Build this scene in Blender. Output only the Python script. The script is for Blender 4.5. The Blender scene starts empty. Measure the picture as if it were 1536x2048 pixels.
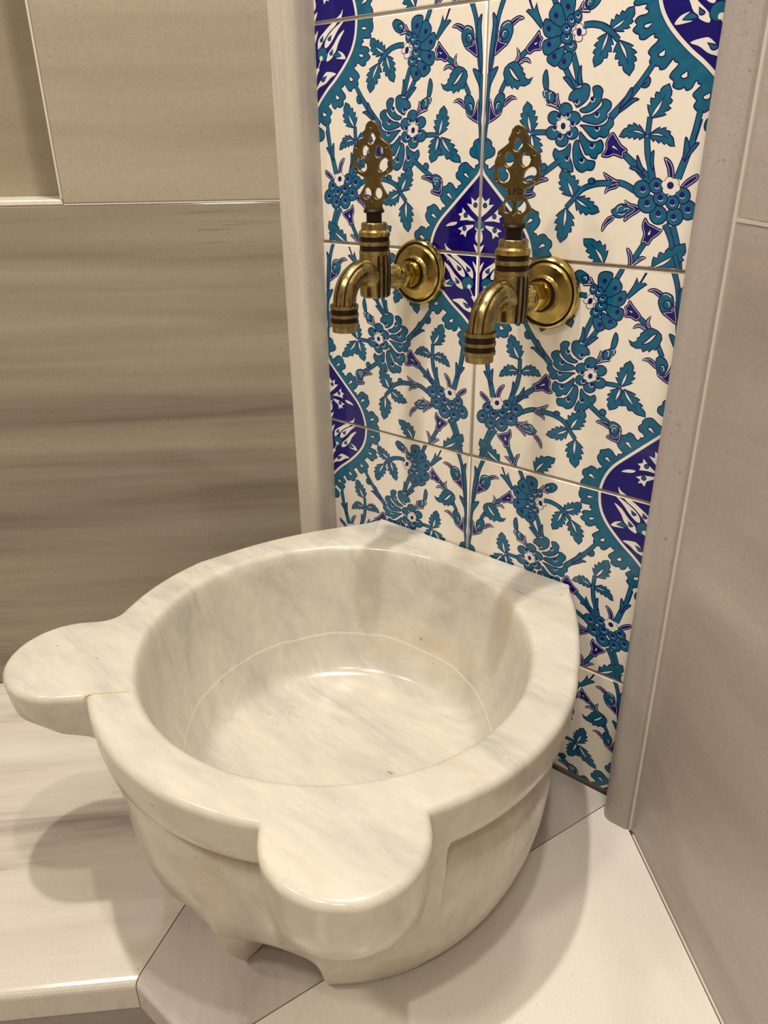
import bpy, bmesh, math, random
from math import sin, cos, pi, radians, hypot, atan2, sqrt
from mathutils import Vector, Matrix
from mathutils.geometry import tessellate_polygon

random.seed(7)
SC = bpy.context.scene
COL = SC.collection

# ------------------------------------------------------------------ camera
cam_d = bpy.data.cameras.new('camera'); cam = bpy.data.objects.new('camera', cam_d); COL.objects.link(cam)
cam_d.sensor_fit = 'VERTICAL'; cam_d.sensor_height = 24.0; cam_d.lens = 1538.7 / 2048 * 24.0
cam_d.clip_start = 0.02
RB = ((0.769381688, -0.265859440, 0.580836101), (0.638667018, 0.337943101, -0.691302322), (-0.012500305, 0.902836208, 0.429802889))
M4 = Matrix(RB).to_4x4(); M4.translation = Vector((0.411387, -0.631420, 0.641127)); cam.matrix_world = M4
SC.camera = cam
# ------------------------------------------------------------------ colour management, world, lamps
SC.view_settings.view_transform = 'Standard'; SC.view_settings.look = 'None'
SC.view_settings.gamma = 1.0; SC.view_settings.use_curve_mapping = False
SC.view_settings.exposure = 0.0
SC.cycles.use_denoising = True; SC.cycles.adaptive_threshold = 0.02; SC.cycles.max_bounces = 7; SC.cycles.diffuse_bounces = 4; SC.cycles.glossy_bounces = 4; SC.cycles.transmission_bounces = 2
W = bpy.data.worlds.new('world'); SC.world = W; W.use_nodes = True
W.node_tree.nodes['Background'].inputs[0].default_value = (1.0, 0.86, 0.68, 1); W.node_tree.nodes['Background'].inputs[1].default_value = 0.0

def spot(name, loc, target, power, col, radius=0.03, size=110, blend=0.6):
    d = bpy.data.lights.new(name, 'SPOT'); d.energy = power; d.color = col; d.shadow_soft_size = radius
    d.spot_size = radians(size); d.spot_blend = blend
    o = bpy.data.objects.new(name, d); COL.objects.link(o); o.location = loc
    o.rotation_euler = (Vector(target) - Vector(loc)).to_track_quat('-Z', 'Y').to_euler()
    return o
WARM = (1.0, 0.92, 0.81)
spot('downlight_or_fill_lamp', (0.0, -0.30, 2.12), (0.0, -0.30, 0), 75, (1.0, 0.94, 0.86), 0.026, 110)
spot('downlight_or_fill_lamp', (0.42, -0.38, 2.12), (0.38, -0.42, 0), 33, (1.0, 0.94, 0.88), 0.028, 110)
spot('downlight_or_fill_lamp', (0.10, -1.45, 2.22), (0.05, -0.7, 0), 48, WARM, 0.09, 130)  # unseen soft fill spot, added to brighten the upright surfaces from the front
spot('downlight_or_fill_lamp', (-0.75, -1.50, 2.22), (-0.3, -0.8, 0), 30, WARM, 0.09, 130)  # second added fill spot, left side, spreads diffuse light
spot('downlight_or_fill_lamp', (0.85, -1.50, 2.22), (0.3, -0.8, 0), 30, WARM, 0.09, 130)  # third added fill spot, right side, spreads diffuse light

# ------------------------------------------------------------------ helpers
def link(o, parent=None):
    COL.objects.link(o)
    if parent is not None: o.parent = parent
    return o
def mesh_obj(name, verts, faces, mats, parent=None, midx=None, smooth=False, loc=None):
    me = bpy.data.meshes.new(name); me.from_pydata([tuple(v) for v in verts], [], faces)
    for m in (mats if isinstance(mats, (list, tuple)) else [mats]): me.materials.append(m)
    if midx: me.polygons.foreach_set('material_index', midx)
    if smooth: me.polygons.foreach_set('use_smooth', [True] * len(me.polygons))
    me.update(); o = bpy.data.objects.new(name, me); link(o, parent)
    if loc: o.location = loc
    return o
def bm_obj(name, bm, mats, parent=None, smooth=False):
    bmesh.ops.recalc_face_normals(bm, faces=bm.faces)
    me = bpy.data.meshes.new(name); bm.to_mesh(me); bm.free()
    for m in (mats if isinstance(mats, (list, tuple)) else [mats]): me.materials.append(m)
    if smooth: me.polygons.foreach_set('use_smooth', [True] * len(me.polygons))
    o = bpy.data.objects.new(name, me); return link(o, parent)
def empty(name, loc=(0, 0, 0), rz=0.0):
    o = bpy.data.objects.new(name, None); COL.objects.link(o); o.location = loc; o.rotation_euler = (0, 0, rz); o.empty_display_size = 0.02
    return o
def tag(o, label=None, cat=None, group=None, kind=None):
    if label: o['label'] = label
    if cat: o['category'] = cat
    if group: o['group'] = group
    if kind: o['kind'] = kind
    return o
def prism(poly, z0, z1, bevel=0.0, seg=3, front=None):
    """vertical prism from a plan polygon; bevel rounds the top rim (or every edge)"""
    bm = bmesh.new()
    lo = [bm.verts.new((p[0], p[1], z0)) for p in poly]; hi = [bm.verts.new((p[0], p[1], z1)) for p in poly]
    n = len(poly); bm.faces.new(lo[::-1]); bm.faces.new(hi)
    for i in range(n): bm.faces.new((lo[i], lo[(i + 1) % n], hi[(i + 1) % n], hi[i]))
    if bevel:
        bm.edges.ensure_lookup_table(); ed = [e for e in bm.edges if {v for v in e.verts} in [{hi[i], hi[(i + 1) % n]} for i in front]]
        bmesh.ops.bevel(bm, geom=ed, offset=bevel, segments=seg, profile=0.5, affect='EDGES')
    return bm

# ------------------------------------------------------------------ materials
def newmat(name):
    m = bpy.data.materials.new(name); m.use_nodes = True; nt = m.node_tree
    return m, nt, nt.nodes['Principled BSDF']
def plain(name, col, rough=0.4, metal=0.0, spec=0.5):
    m, nt, b = newmat(name)
    b.inputs['Base Color'].default_value = (*col, 1); b.inputs['Roughness'].default_value = rough; b.inputs['Metallic'].default_value = metal
    b.inputs['Specular IOR Level'].default_value = spec
    return m
def ramp(nt, fac, stops):
    r = nt.nodes.new('ShaderNodeValToRGB'); cr = r.color_ramp
    while len(cr.elements) < len(stops): cr.elements.new(0.5)
    for e, (p, c) in zip(cr.elements, stops): e.position = p; e.color = (*c, 1) if len(c) == 3 else c
    nt.links.new(fac, r.inputs[0]); return r.outputs[0]
def noise(nt, vec, scale, detail=4, rough=0.5, dist=0.0):
    n = nt.nodes.new('ShaderNodeTexNoise'); n.inputs['Scale'].default_value = scale; n.inputs['Detail'].default_value = detail
    n.inputs['Roughness'].default_value = rough; n.inputs['Distortion'].default_value = dist
    nt.links.new(vec, n.inputs['Vector']); return n.outputs['Fac']
def mix(nt, fac, a, b, mode='MIX'):
    n = nt.nodes.new('ShaderNodeMix'); n.data_type = 'RGBA'; n.blend_type = mode
    for s, v in ((0, fac), (6, a), (7, b)):
        if hasattr(v, 'is_linked') or hasattr(v, 'links'): nt.links.new(v, n.inputs[s])
        elif isinstance(v, (int, float)): n.inputs[s].default_value = v
        else: n.inputs[s].default_value = (*v, 1)
    return n.outputs[2]
def mapped(nt, rot=(0, 0, 0), scale=(1, 1, 1), loc=(0, 0, 0)):
    tc = nt.nodes.new('ShaderNodeTexCoord'); m1 = nt.nodes.new('ShaderNodeMapping'); m1.vector_type = 'POINT'
    m1.inputs['Rotation'].default_value = rot; nt.links.new(tc.outputs['Object'], m1.inputs['Vector'])
    m2 = nt.nodes.new('ShaderNodeMapping'); m2.inputs['Scale'].default_value = scale; m2.inputs['Location'].default_value = loc
    nt.links.new(m1.outputs[0], m2.inputs['Vector']); return m2.outputs[0], m1.outputs[0]
def streak_marble(name, rot, scale, light, mid, dark, rough=0.16, loc=(0, 0, 0), vein=0.6, speck=0.35):
    """banded grey marble: long soft bands along the first axis after ROT, a few thin dark seams, fine crystal grain"""
    m, nt, b = newmat(name)
    v, raw = mapped(nt, rot, scale, loc)
    base = ramp(nt, noise(nt, v, 1.0, 5, 0.55, 0.35), [(0.28, dark), (0.45, mid), (0.66, light)])
    n2 = noise(nt, v, 2.3, 6, 0.6, 0.5)
    seam = ramp(nt, n2, [(0.478, (0, 0, 0)), (0.5, (1, 1, 1)), (0.522, (0, 0, 0))])
    gate = ramp(nt, noise(nt, raw, 3.0, 2, 0.5), [(0.5, (0, 0, 0)), (0.66, (vein, vein, vein))])
    g = nt.nodes.new('ShaderNodeMath'); g.operation = 'MULTIPLY'; nt.links.new(seam, g.inputs[0]); nt.links.new(gate, g.inputs[1])
    c = mix(nt, g.outputs[0], base, tuple(x * 0.45 for x in dark))
    grain = ramp(nt, noise(nt, raw, 700, 3, 0.7), [(0.3, (0.86, 0.86, 0.86)), (0.7, (1.08, 1.08, 1.08))])
    c = mix(nt, 1.0, c, grain, 'MULTIPLY')
    sp = ramp(nt, noise(nt, raw, 260, 2, 0.5), [(0.24, (speck, speck, speck)), (0.31, (0, 0, 0))])
    c = mix(nt, sp, c, tuple(x * 0.5 for x in dark))
    nt.links.new(c, b.inputs['Base Color'])
    rr = ramp(nt, noise(nt, raw, 30, 3), [(0.3, (rough * 0.8,) * 3), (0.7, (rough * 1.3,) * 3)])
    nt.links.new(rr, b.inputs['Roughness'])
    return m
Q = pi / 4
LW_L, LW_M, LW_D = (0.36, 0.315, 0.24), (0.278, 0.237, 0.176), (0.175, 0.142, 0.113)
M_LEFT = streak_marble('banded_marble_lower', (0, 0, -Q), (0.9, 0.9, 24.0), LW_L, LW_M, LW_D, 0.13, (0, 0, 3.1), 0.9)
M_LEFT_UP = streak_marble('banded_marble_upper', (0, 0, -Q), (0.9, 0.9, 8.0), (0.45, 0.39, 0.295), (0.395, 0.335, 0.25), (0.31, 0.258, 0.19), 0.2, (3, 1, 5), 0.1)
M_NICHE = streak_marble('niche_marble', (0, 0, -Q), (0.9, 0.9, 9.0), (0.34, 0.29, 0.205), (0.27, 0.225, 0.155), (0.18, 0.145, 0.10), 0.15, (1, 7, 2), 0.2)
M_RIGHT = streak_marble('banded_marble_right', (0, 0, Q), (1.6, 1.6, 10.0), (0.50, 0.435, 0.385), (0.425, 0.367, 0.325), (0.32, 0.268, 0.24), 0.2, (5, 2, 1), 0.35)
M_TRIM_L = streak_marble('trim_marble_light', (0, 0, 0), (22, 22, 1.0), (0.60, 0.54, 0.45), (0.53, 0.475, 0.39), (0.43, 0.38, 0.315), 0.3, (0, 0, 0), 0.2)
M_TRIM_R = streak_marble('trim_marble_grey', (0, 0, 0), (22, 22, 1.4), (0.47, 0.425, 0.385), (0.415, 0.37, 0.335), (0.33, 0.29, 0.265), 0.3, (4, 0, 0), 0.2, 0.7)
M_BENCH = [streak_marble('bench_marble_pale', (0, 0, -Q), (2.2, 20.0, 2), (0.70, 0.65, 0.56), (0.60, 0.54, 0.465), (0.30, 0.245, 0.225), 0.16, (0.4, 0.3, 0), 0.9),
           streak_marble('bench_marble_mid', (0, 0, Q), (4.0, 14.0, 2), (0.64, 0.58, 0.52), (0.54, 0.475, 0.43), (0.36, 0.30, 0.28), 0.16, (2, 1, 0), 0.8),
           streak_marble('bench_marble_white', (0, 0, Q), (2.0, 4.0, 2), (0.82, 0.77, 0.68), (0.78, 0.725, 0.635), (0.68, 0.63, 0.56), 0.18, (6, 3, 0), 0.2)]
M_RISER = streak_marble('riser_marble', (0, 0, -Q), (1.5, 1.5, 9), (0.42, 0.375, 0.33), (0.36, 0.32, 0.28), (0.28, 0.25, 0.22), 0.25)
M_GROUT = plain('grout', (0.36, 0.31, 0.25), 0.9)
M_CAULK = plain('pale_caulk', (0.60, 0.54, 0.46), 0.55)
M_PLASTER = plain('white_plaster', (0.75, 0.71, 0.64), 0.9)
M_ROOM = plain('room_marble', (0.69, 0.64, 0.57), 0.4)

def basin_material():
    m, nt, b = newmat('basin_marble')
    tc = nt.nodes.new('ShaderNodeTexCoord'); raw = tc.outputs['Object']
    mp = nt.nodes.new('ShaderNodeMapping'); mp.inputs['Rotation'].default_value = (0.5, 0.3, 0.7); mp.inputs['Scale'].default_value = (0.8, 3.0, 1.4)
    nt.links.new(raw, mp.inputs['Vector']); v = mp.outputs[0]
    c = ramp(nt, noise(nt, v, 7.0, 6, 0.6, 0.6), [(0.30, (0.45, 0.43, 0.375)), (0.46, (0.575, 0.54, 0.46)), (0.68, (0.65, 0.605, 0.505))])
    fine = ramp(nt, noise(nt, v, 34.0, 6, 0.62, 0.5), [(0.3, (0.91, 0.92, 0.91)), (0.68, (1.06, 1.055, 1.05))])
    c = mix(nt, 1.0, c, fine, 'MULTIPLY')
    yel = ramp(nt, noise(nt, raw, 5.5, 4, 0.6, 0.8), [(0.56, (0, 0, 0)), (0.76, (0.45, 0.45, 0.45))])
    c = mix(nt, yel, c, (0.62, 0.46, 0.25))
    n2 = noise(nt, v, 5.0, 7, 0.62, 1.2)
    wv = ramp(nt, n2, [(0.492, (0, 0, 0)), (0.5, (0.3, 0.3, 0.3)), (0.508, (0, 0, 0))])
    c = mix(nt, wv, c, (0.74, 0.71, 0.64))
    n3 = noise(nt, v, 3.2, 6, 0.6, 0.9)
    gv = ramp(nt, n3, [(0.385, (0, 0, 0)), (0.40, (0.22, 0.22, 0.22)), (0.43, (0, 0, 0))])
    c = mix(nt, gv, c, (0.42, 0.40, 0.38))
    sp = ramp(nt, noise(nt, v, 75, 2, 0.5), [(0.20, (0.7, 0.7, 0.7)), (0.25, (0, 0, 0))])
    c = mix(nt, sp, c, (0.24, 0.20, 0.17))
    mp2 = nt.nodes.new('ShaderNodeMapping'); mp2.inputs['Rotation'].default_value = (0.5, 0.3, 0.7); mp2.inputs['Scale'].default_value = (14, 90, 40); nt.links.new(raw, mp2.inputs['Vector'])
    fl_ = ramp(nt, noise(nt, mp2.outputs[0], 1.0, 3, 0.6), [(0.235, (0.55, 0.55, 0.55)), (0.275, (0, 0, 0))])
    c = mix(nt, fl_, c, (0.20, 0.18, 0.17))
    # one pale vein where a seam in the stone cuts the inside of the bowl
    sx = nt.nodes.new('ShaderNodeSeparateXYZ'); nt.links.new(raw, sx.inputs[0])
    def mth(op, a, b_):
        m_ = nt.nodes.new('ShaderNodeMath'); m_.operation = op
        for k_, v_ in ((0, a), (1, b_)):
            if isinstance(v_, (int, float)): m_.inputs[k_].default_value = v_
            else: nt.links.new(v_, m_.inputs[k_])
        return m_.outputs[0]
    rr = mth('SQRT', mth('ADD', mth('MULTIPLY', sx.outputs[0], sx.outputs[0]), mth('MULTIPLY', sx.outputs[1], sx.outputs[1])), 0)
    zz = mth('ADD', mth('ADD', sx.outputs[2], mth('MULTIPLY', noise(nt, raw, 22, 2, 0.5), 0.010)), mth('ADD', mth('MULTIPLY', sx.outputs[0], 0.07), mth('MULTIPLY', sx.outputs[1], -0.05)))
    ringv = mth('MULTIPLY', mth('LESS_THAN', mth('ABSOLUTE', mth('SUBTRACT', zz, 0.134), 0), 0.0011), mth('LESS_THAN', rr, 0.168))
    c = mix(nt, mth('MULTIPLY', ringv, 0.55), c, (0.80, 0.74, 0.63))
    nt.links.new(c, b.inputs['Base Color'])
    b.inputs['Roughness'].default_value = 0.2
    b.inputs['Subsurface Weight'].default_value = 0.25; b.inputs['Subsurface Radius'].default_value = (1.0, 0.62, 0.32); b.inputs['Subsurface Scale'].default_value = 0.012
    bp = nt.nodes.new('ShaderNodeBump'); bp.inputs['Strength'].default_value = 0.04; bp.inputs['Distance'].default_value = 0.002
    nt.links.new(noise(nt, raw, 14, 4, 0.6), bp.inputs['Height']); nt.links.new(bp.outputs[0], b.inputs['Normal'])
    return m
M_BASIN = basin_material()

def glaze(name, col, rough=0.07, var=0.06):
    m, nt, b = newmat(name); tc = nt.nodes.new('ShaderNodeTexCoord')
    c = ramp(nt, noise(nt, tc.outputs['Object'], 120, 3, 0.6), [(0.3, tuple(x * (1 - var) for x in col)), (0.7, tuple(x * (1 + var) for x in col))])
    nt.links.new(c, b.inputs['Base Color']); b.inputs['Roughness'].default_value = rough
    return m
G_CREAM = glaze('cream_glaze', (0.87, 0.805, 0.695), 0.06, 0.02)
G_TEAL = glaze('teal_glaze', (0.006, 0.120, 0.215), 0.07, 0.22)
G_NAVY = glaze('navy_line_glaze', (0.006, 0.007, 0.105), 0.07)
G_COBALT = glaze('cobalt_glaze', (0.007, 0.003, 0.150), 0.07, 0.1)
G_WHITE = glaze('white_glaze', (0.84, 0.79, 0.70), 0.06, 0.02)
G_BLUE = glaze('blue_glaze', (0.02, 0.09, 0.24), 0.07, 0.1)

def brass(name, a, b_, rough):
    m, nt, b = newmat(name); tc = nt.nodes.new('ShaderNodeTexCoord')
    c = ramp(nt, noise(nt, tc.outputs['Object'], 90, 5, 0.65, 0.3), [(0.32, b_), (0.62, a)])
    nt.links.new(c, b.inputs['Base Color']); b.inputs['Metallic'].default_value = 1.0
    r = ramp(nt, noise(nt, tc.outputs['Object'], 260, 3), [(0.3, (rough * 0.75,) * 3), (0.7, (rough * 1.35,) * 3)])
    nt.links.new(r, b.inputs['Roughness'])
    return m
M_BRASS = brass('antique_brass', (0.50, 0.385, 0.16), (0.24, 0.175, 0.07), 0.24)
M_BRIGHT = brass('polished_brass', (0.58, 0.44, 0.14), (0.42, 0.31, 0.09), 0.18)
M_BRONZE = brass('dark_bronze', (0.25, 0.185, 0.07), (0.15, 0.105, 0.04), 0.30)
M_DARK = plain('blackened_brass', (0.030, 0.018, 0.010), 0.33, 0.7)

# ------------------------------------------------------------------ room shell
S2 = sqrt(0.5)
LC = Vector((-0.1935, 0.0)); RC = Vector((0.2028, 0.0))          # corners where the tiled panel meets the two marble walls
LD = Vector((-S2, -S2)); LN = Vector((S2, -S2))                   # along / out of the left wall
RD = Vector((S2, -S2)); RN = Vector((-S2, -S2))
CEIL = 2.3; FLOOR = -0.43
def slab(name, corner, d, n, s0, s1, z0, z1, t_in, t_out, mat, parent=None, bevel=0.0012):
    """upright slab along a wall: s along the wall, thickness from -t_in behind to +t_out in front of the wall plane"""
    bm = bmesh.new(); vs = []
    for s, t, z in ((s0, -t_in, z0), (s1, -t_in, z0), (s1, t_out, z0), (s0, t_out, z0), (s0, -t_in, z1), (s1, -t_in, z1), (s1, t_out, z1), (s0, t_out, z1)):
        p = corner + d * s + n * t; vs.append(bm.verts.new((p.x, p.y, z)))
    for f in ((0, 1, 2, 3), (4, 5, 6, 7), (0, 1, 5, 4), (1, 2, 6, 5), (2, 3, 7, 6), (3, 0, 4, 7)): bm.faces.new([vs[i] for i in f])
    if bevel: bmesh.ops.bevel(bm, geom=bm.edges[:], offset=bevel, segments=2, profile=0.5, affect='EDGES')
    return bm_obj(name, bm, mat, parent)

LEN = 2.2
SJ = 0.591                                                        # height of the slab joint on both marble walls
wl = slab('wall_left', LC, LD, LN, -0.02, LEN, FLOOR, CEIL, 0.30, -0.16, M_GROUT, bevel=0); tag(wl, kind='structure')
NS = 0.268                                                        # niche starts this far from the corner
slab('marble_panel', LC, LD, LN, 0.035, LEN, FLOOR, SJ - 0.001, 0.16, 0.0, M_LEFT, wl)
slab('marble_panel', LC, LD, LN, 0.035, NS, SJ + 0.0006, CEIL, 0.16, 0.0004, M_LEFT_UP, wl)
slab('grout_line', LC, LD, LN, 0.04, NS, SJ - 0.001, SJ + 0.0006, 0.02, 0.0002, M_CAULK, wl, bevel=0)
slab('niche_back', LC, LD, LN, NS - 0.05, LEN, SJ, CEIL, 0.16, -0.075, M_NICHE, wl)
slab('niche_sill', LC, LD, LN, NS + 0.0005, LEN, SJ - 0.0008, SJ + 0.0045, 0.075, 0.0, M_BENCH[2], wl)
slab('niche_edge_strip', LC, LD, LN, NS, NS + 0.0022, SJ + 0.005, CEIL, 0.018, 0.001, M_CAULK, wl, bevel=0.0005)
wr = slab('wall_right', RC, RD, RN, -0.02, LEN, FLOOR, CEIL, 0.20, -0.02, M_GROUT, bevel=0); tag(wr, kind='structure')
slab('marble_panel', RC, RD, RN, 0.03, LEN, FLOOR, SJ - 0.0012, 0.02, 0.0, M_RIGHT, wr)
slab('marble_panel', RC, RD, RN, 0.03, LEN, SJ + 0.0012, CEIL, 0.02, 0.0, M_RIGHT, wr)
slab('grout_line', RC, RD, RN, 0.035, LEN, SJ - 0.0012, SJ + 0.0012, 0.02, 0.0004, M_CAULK, wr, bevel=0)

E1 = LC + LD * LEN; E2 = RC + RD * LEN
FAR = Vector(((E1.x + E2.x) / 2, (E1.y + E2.y) / 2 - (E2.x - E1.x) / 2))
def flat_wall(name, a, b, mat):
    d = (b - a); n = Vector((-d.y, d.x)).normalized() * -0.1
    o = bm_obj(name, prism([a, b, b + n, a + n], FLOOR, CEIL), mat); tag(o, kind='structure')
flat_wall('wall_front', E1, FAR, M_ROOM); flat_wall('wall_entrance', FAR, E2, M_ROOM)
ROOM = [LC + Vector((0, 0.3)), E1 + Vector((-0.2, 0)), FAR + Vector((0, -0.2)), E2 + Vector((0.2, 0)), RC + Vector((0, 0.3))]
tag(bm_obj('floor', prism(ROOM, FLOOR - 0.1, FLOOR), M_ROOM), kind='structure')
tag(bm_obj('ceiling', prism(ROOM, CEIL, CEIL + 0.1), M_PLASTER), kind='structure')

# rounded marble strips either side of the tiles
def trim(name, pts, rad, mat):
    n = len(pts); poly = []
    for i, p in enumerate(pts):
        p = Vector(p); r = rad[i]
        if r == 0: poly.append(p); continue
        a = (Vector(pts[i - 1]) - p).normalized(); b = (Vector(pts[(i + 1) % n]) - p).normalized()
        half = a.angle(b) / 2; t = r / math.tan(half); c = p + (a + b).normalized() * (r / sin(half))
        s = p + a * t - c; e = p + b * t - c; ang = s.angle_signed(e)
        for k in range(9):
            q = s.copy(); q.rotate(Matrix.Rotation(-ang * k / 8, 2)); poly.append(c + q)
    o = bm_obj(name, prism(poly, 0.0005, CEIL, 0), mat, smooth=False)
    for f in o.data.polygons: f.use_smooth = abs(f.normal.z) < 0.5
    o.data.set_sharp_from_angle(angle=radians(35)); tag(o, kind='structure'); return o
trim('trim_1', [(-0.1985, 0.02), (-0.1985, -0.034), (-0.2295, -0.034), (-0.26, -0.064), (-0.29, -0.03), (-0.24, 0.02)], [0, 0.010, 0.003, 0, 0, 0], M_TRIM_L)
trim('trim_2', [(0.2005, 0.02), (0.25, 0.02), (0.29, -0.03), (0.262, -0.0575), (0.2325, -0.030), (0.2285, -0.0335), (0.2005, -0.0335)], [0, 0, 0, 0, 0.0015, 0.004, 0.0125], M_TRIM_R)

# ------------------------------------------------------------------ tiled wall: print traced on the photograph, folded onto one tile
TS = 0.2
ZJ = 0.5487                                                       # height of the joint behind the tap roses
HM = (1.1211813795, 0.0379223048, -0.0194929781, 0.0788289860, -0.8849737051, 0.0207036922, 0.1864758903, -0.1017010032)
def wall_uv(px, py):
    x, y = (px - 950) / 400, (py - 500) / 400
    w = HM[6] * x + HM[7] * y + 1
    return (HM[0] * x + HM[1] * y + HM[2]) / w, (HM[3] * x + HM[4] * y + HM[5]) / w
# views of the print: origin, scale, mirrored?  (views of the tile left of the middle joint are mirror images)
VIEW = {1: (960, 0, 6, 0), 2: (1190, 0, 6, 0), 3: (1060, 150, 6, 0), 4: (1180, 250, 6, 0), 5: (1040, 310, 6, 0),
        6: (830, 280, 6, 1), 7: (620, 20, 6, 1), 8: (630, 260, 6, 1), 9: (600, 0, 3.072, 1)}
def uv(v, p):
    ox, oy, s, mir = VIEW[v]; u, w = wall_uv(ox + p[0] / s, oy + p[1] / s)
    return (-u, w) if mir else (u, w)
K = 1 / 6 / 385                                                   # one traced unit in tile widths
ELEM = []                                                         # (polygon triangles, colour index)
T, N, B, Wh, Bl = 0, 1, 2, 3, 4
def catmull(p, closed, sub=4):
    n = len(p); out = []
    for i in range(n if closed else n - 1):
        if closed: a, b, c, d = p[i - 1], p[i], p[(i + 1) % n], p[(i + 2) % n]
        else: a, b, c, d = p[max(i - 1, 0)], p[i], p[i + 1], p[min(i + 2, n - 1)]
        for k in range(sub):
            t = k / sub
            out.append(tuple(0.5 * (2 * b[j] + (c[j] - a[j]) * t + (2 * a[j] - 5 * b[j] + 4 * c[j] - d[j]) * t * t + (3 * b[j] - a[j] - 3 * c[j] + d[j]) * t ** 3) for j in (0, 1)))
    if not closed: out.append(tuple(p[-1]))
    return out
def add(tris, col):
    if tris: ELEM.append((tris, col))
def fill_uv(pts, col):
    add([tuple(pts[i] for i in t) for t in tessellate_polygon([[Vector((x, y, 0)) for x, y in pts]])], col)
def ribbon_uv(pts, w, col, closed=False):
    """band along a line; w is a half width or one per point"""
    n = len(pts); L = []; R = []
    for i, p in enumerate(pts):
        a = pts[i - 1] if (closed or i > 0) else p; b = pts[(i + 1) % n] if (closed or i < n - 1) else p
        dx, dy = b[0] - a[0], b[1] - a[1]; l = hypot(dx, dy) or 1
        h = w[i] if isinstance(w, list) else w
        L.append((p[0] - dy / l * h, p[1] + dx / l * h)); R.append((p[0] + dy / l * h, p[1] - dx / l * h))
    tr = []
    for i in range(n if closed else n - 1):
        j = (i + 1) % n; tr += [(L[i], L[j], R[j]), (L[i], R[j], R[i])]
    add(tr, col)
LW = 5.6 * K
def shape(v, pts, col=T, line=N, smooth=True, lw=LW):
    q = [uv(v, p) for p in pts]
    if smooth: q = catmull(q, True)
    fill_uv(q, col)
    if line is not None: ribbon_uv(q, lw, line, True)
    return q
def ell(v, c, rx, ry, col, line=None, rot=0, lw=LW, n=18):
    q = []
    for k in range(n):
        a = 2 * pi * k / n; x, y = rx * cos(a), ry * sin(a)
        q.append(uv(v, (c[0] + x * cos(rot) - y * sin(rot), c[1] + x * sin(rot) + y * cos(rot))))
    fill_uv(q, col)
    if line is not None: ribbon_uv(q, lw, line, True)
def stem(v, pts, w, col=T, line=N):
    q = catmull([uv(v, p) for p in pts], False); n = len(q)
    ws = [(w if not isinstance(w, tuple) else w[0] + (w[1] - w[0]) * i / (n - 1)) * K / 2 for i in range(n)]
    if line is not None: ribbon_uv(q, [x + LW for x in ws], line)
    ribbon_uv(q, [max(x - LW * 0.6, x * 0.3) for x in ws], col)
def hair(v, pts, w=5, col=Wh):
    ribbon_uv(catmull([uv(v, p) for p in pts], False), w * K / 2, col)
def drop(v, a, b, r, col=Wh, line=N):
    """teardrop, round at a and pointed at b"""
    dx, dy = b[0] - a[0], b[1] - a[1]; an = atan2(dy, dx); q = []
    for k in range(13):
        t = an + pi / 3 + (2 * pi - 2 * pi / 3) * k / 12; q.append((a[0] + r * cos(t), a[1] + r * sin(t)))
    q.append(b); shape(v, q, col, line, False)
def leaf(v, base, tip, hw, bend=0.0, teeth=4, vein=0.55, both=True):
    bx, by = base; tx, ty = tip; dx, dy = tx - bx, ty - by; L = hypot(dx, dy); nx, ny = -dy / L, dx / L
    def ax(t): return (bx + dx * t + nx * bend * 4 * t * (1 - t), by + dy * t + ny * bend * 4 * t * (1 - t))
    def wid(t): return hw * (sin(pi * min(t, 1) ** 0.85) ** 0.75) * (1 - 0.25 * t)
    side = []
    for sgn in (1, -1):
        pts = []
        for k in range(teeth):
            t0 = 0.10 + 0.78 * k / teeth; t1 = 0.10 + 0.78 * (k + 0.85) / teeth
            for t, f in ((t0, 0.74), ((t0 + t1) / 2, 0.98), (t1, 1.16)):
                c = ax(t); w = wid(t) * f * sgn; pts.append((c[0] + nx * w, c[1] + ny * w))
        side.append(pts)
    shape(v, [base] + side[0] + [tip] + side[1][::-1], T, N, False)
    a, b = ax(0.03), ax(vein); m = ax(vein * 0.5); w = hw * 0.16
    q = [uv(v, p) for p in (a, (m[0] + nx * w, m[1] + ny * w), b, (m[0] - nx * w, m[1] - ny * w))]
    q = catmull(q, True, 3); fill_uv(q, Wh); ribbon_uv(q, LW * 0.7, N, True)
    hair(v, [b, ax(vein + 0.14)], 7, N)
def eye(v, c, r=26, ring=True, ry=None):
    ell(v, c, r, ry or r * 1.2, B)
    if ring: hair(v, [(c[0] - r * 1.0, c[1] + r * 0.7), (c[0], c[1] + r * 1.55), (c[0] + r * 1.0, c[1] + r * 0.7), (c[0] + r * 1.15, c[1] - r * 0.4)], 7, Wh)
def inset(v, pts, f=0.80):
    """thin pale line just inside the outline"""
    q = catmull([uv(v, p) for p in pts], True); m = len(q); area = sum(q[k - 1][0] * q[k][1] - q[k][0] * q[k - 1][1] for k in range(m)); sg = 1 if area > 0 else -1
    r = []
    for k in range(m):
        a, b = q[k - 1], q[(k + 1) % m]; dx, dy = b[0] - a[0], b[1] - a[1]; l = hypot(dx, dy) or 1; r.append((q[k][0] - dy / l * sg * 9.5 * K, q[k][1] + dx / l * sg * 9.5 * K))
    ribbon_uv(r, 1.9 * K, Wh, True)
def spiky(v, pts): shape(v, pts, B, N); inset(v, pts, 0.70)

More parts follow.
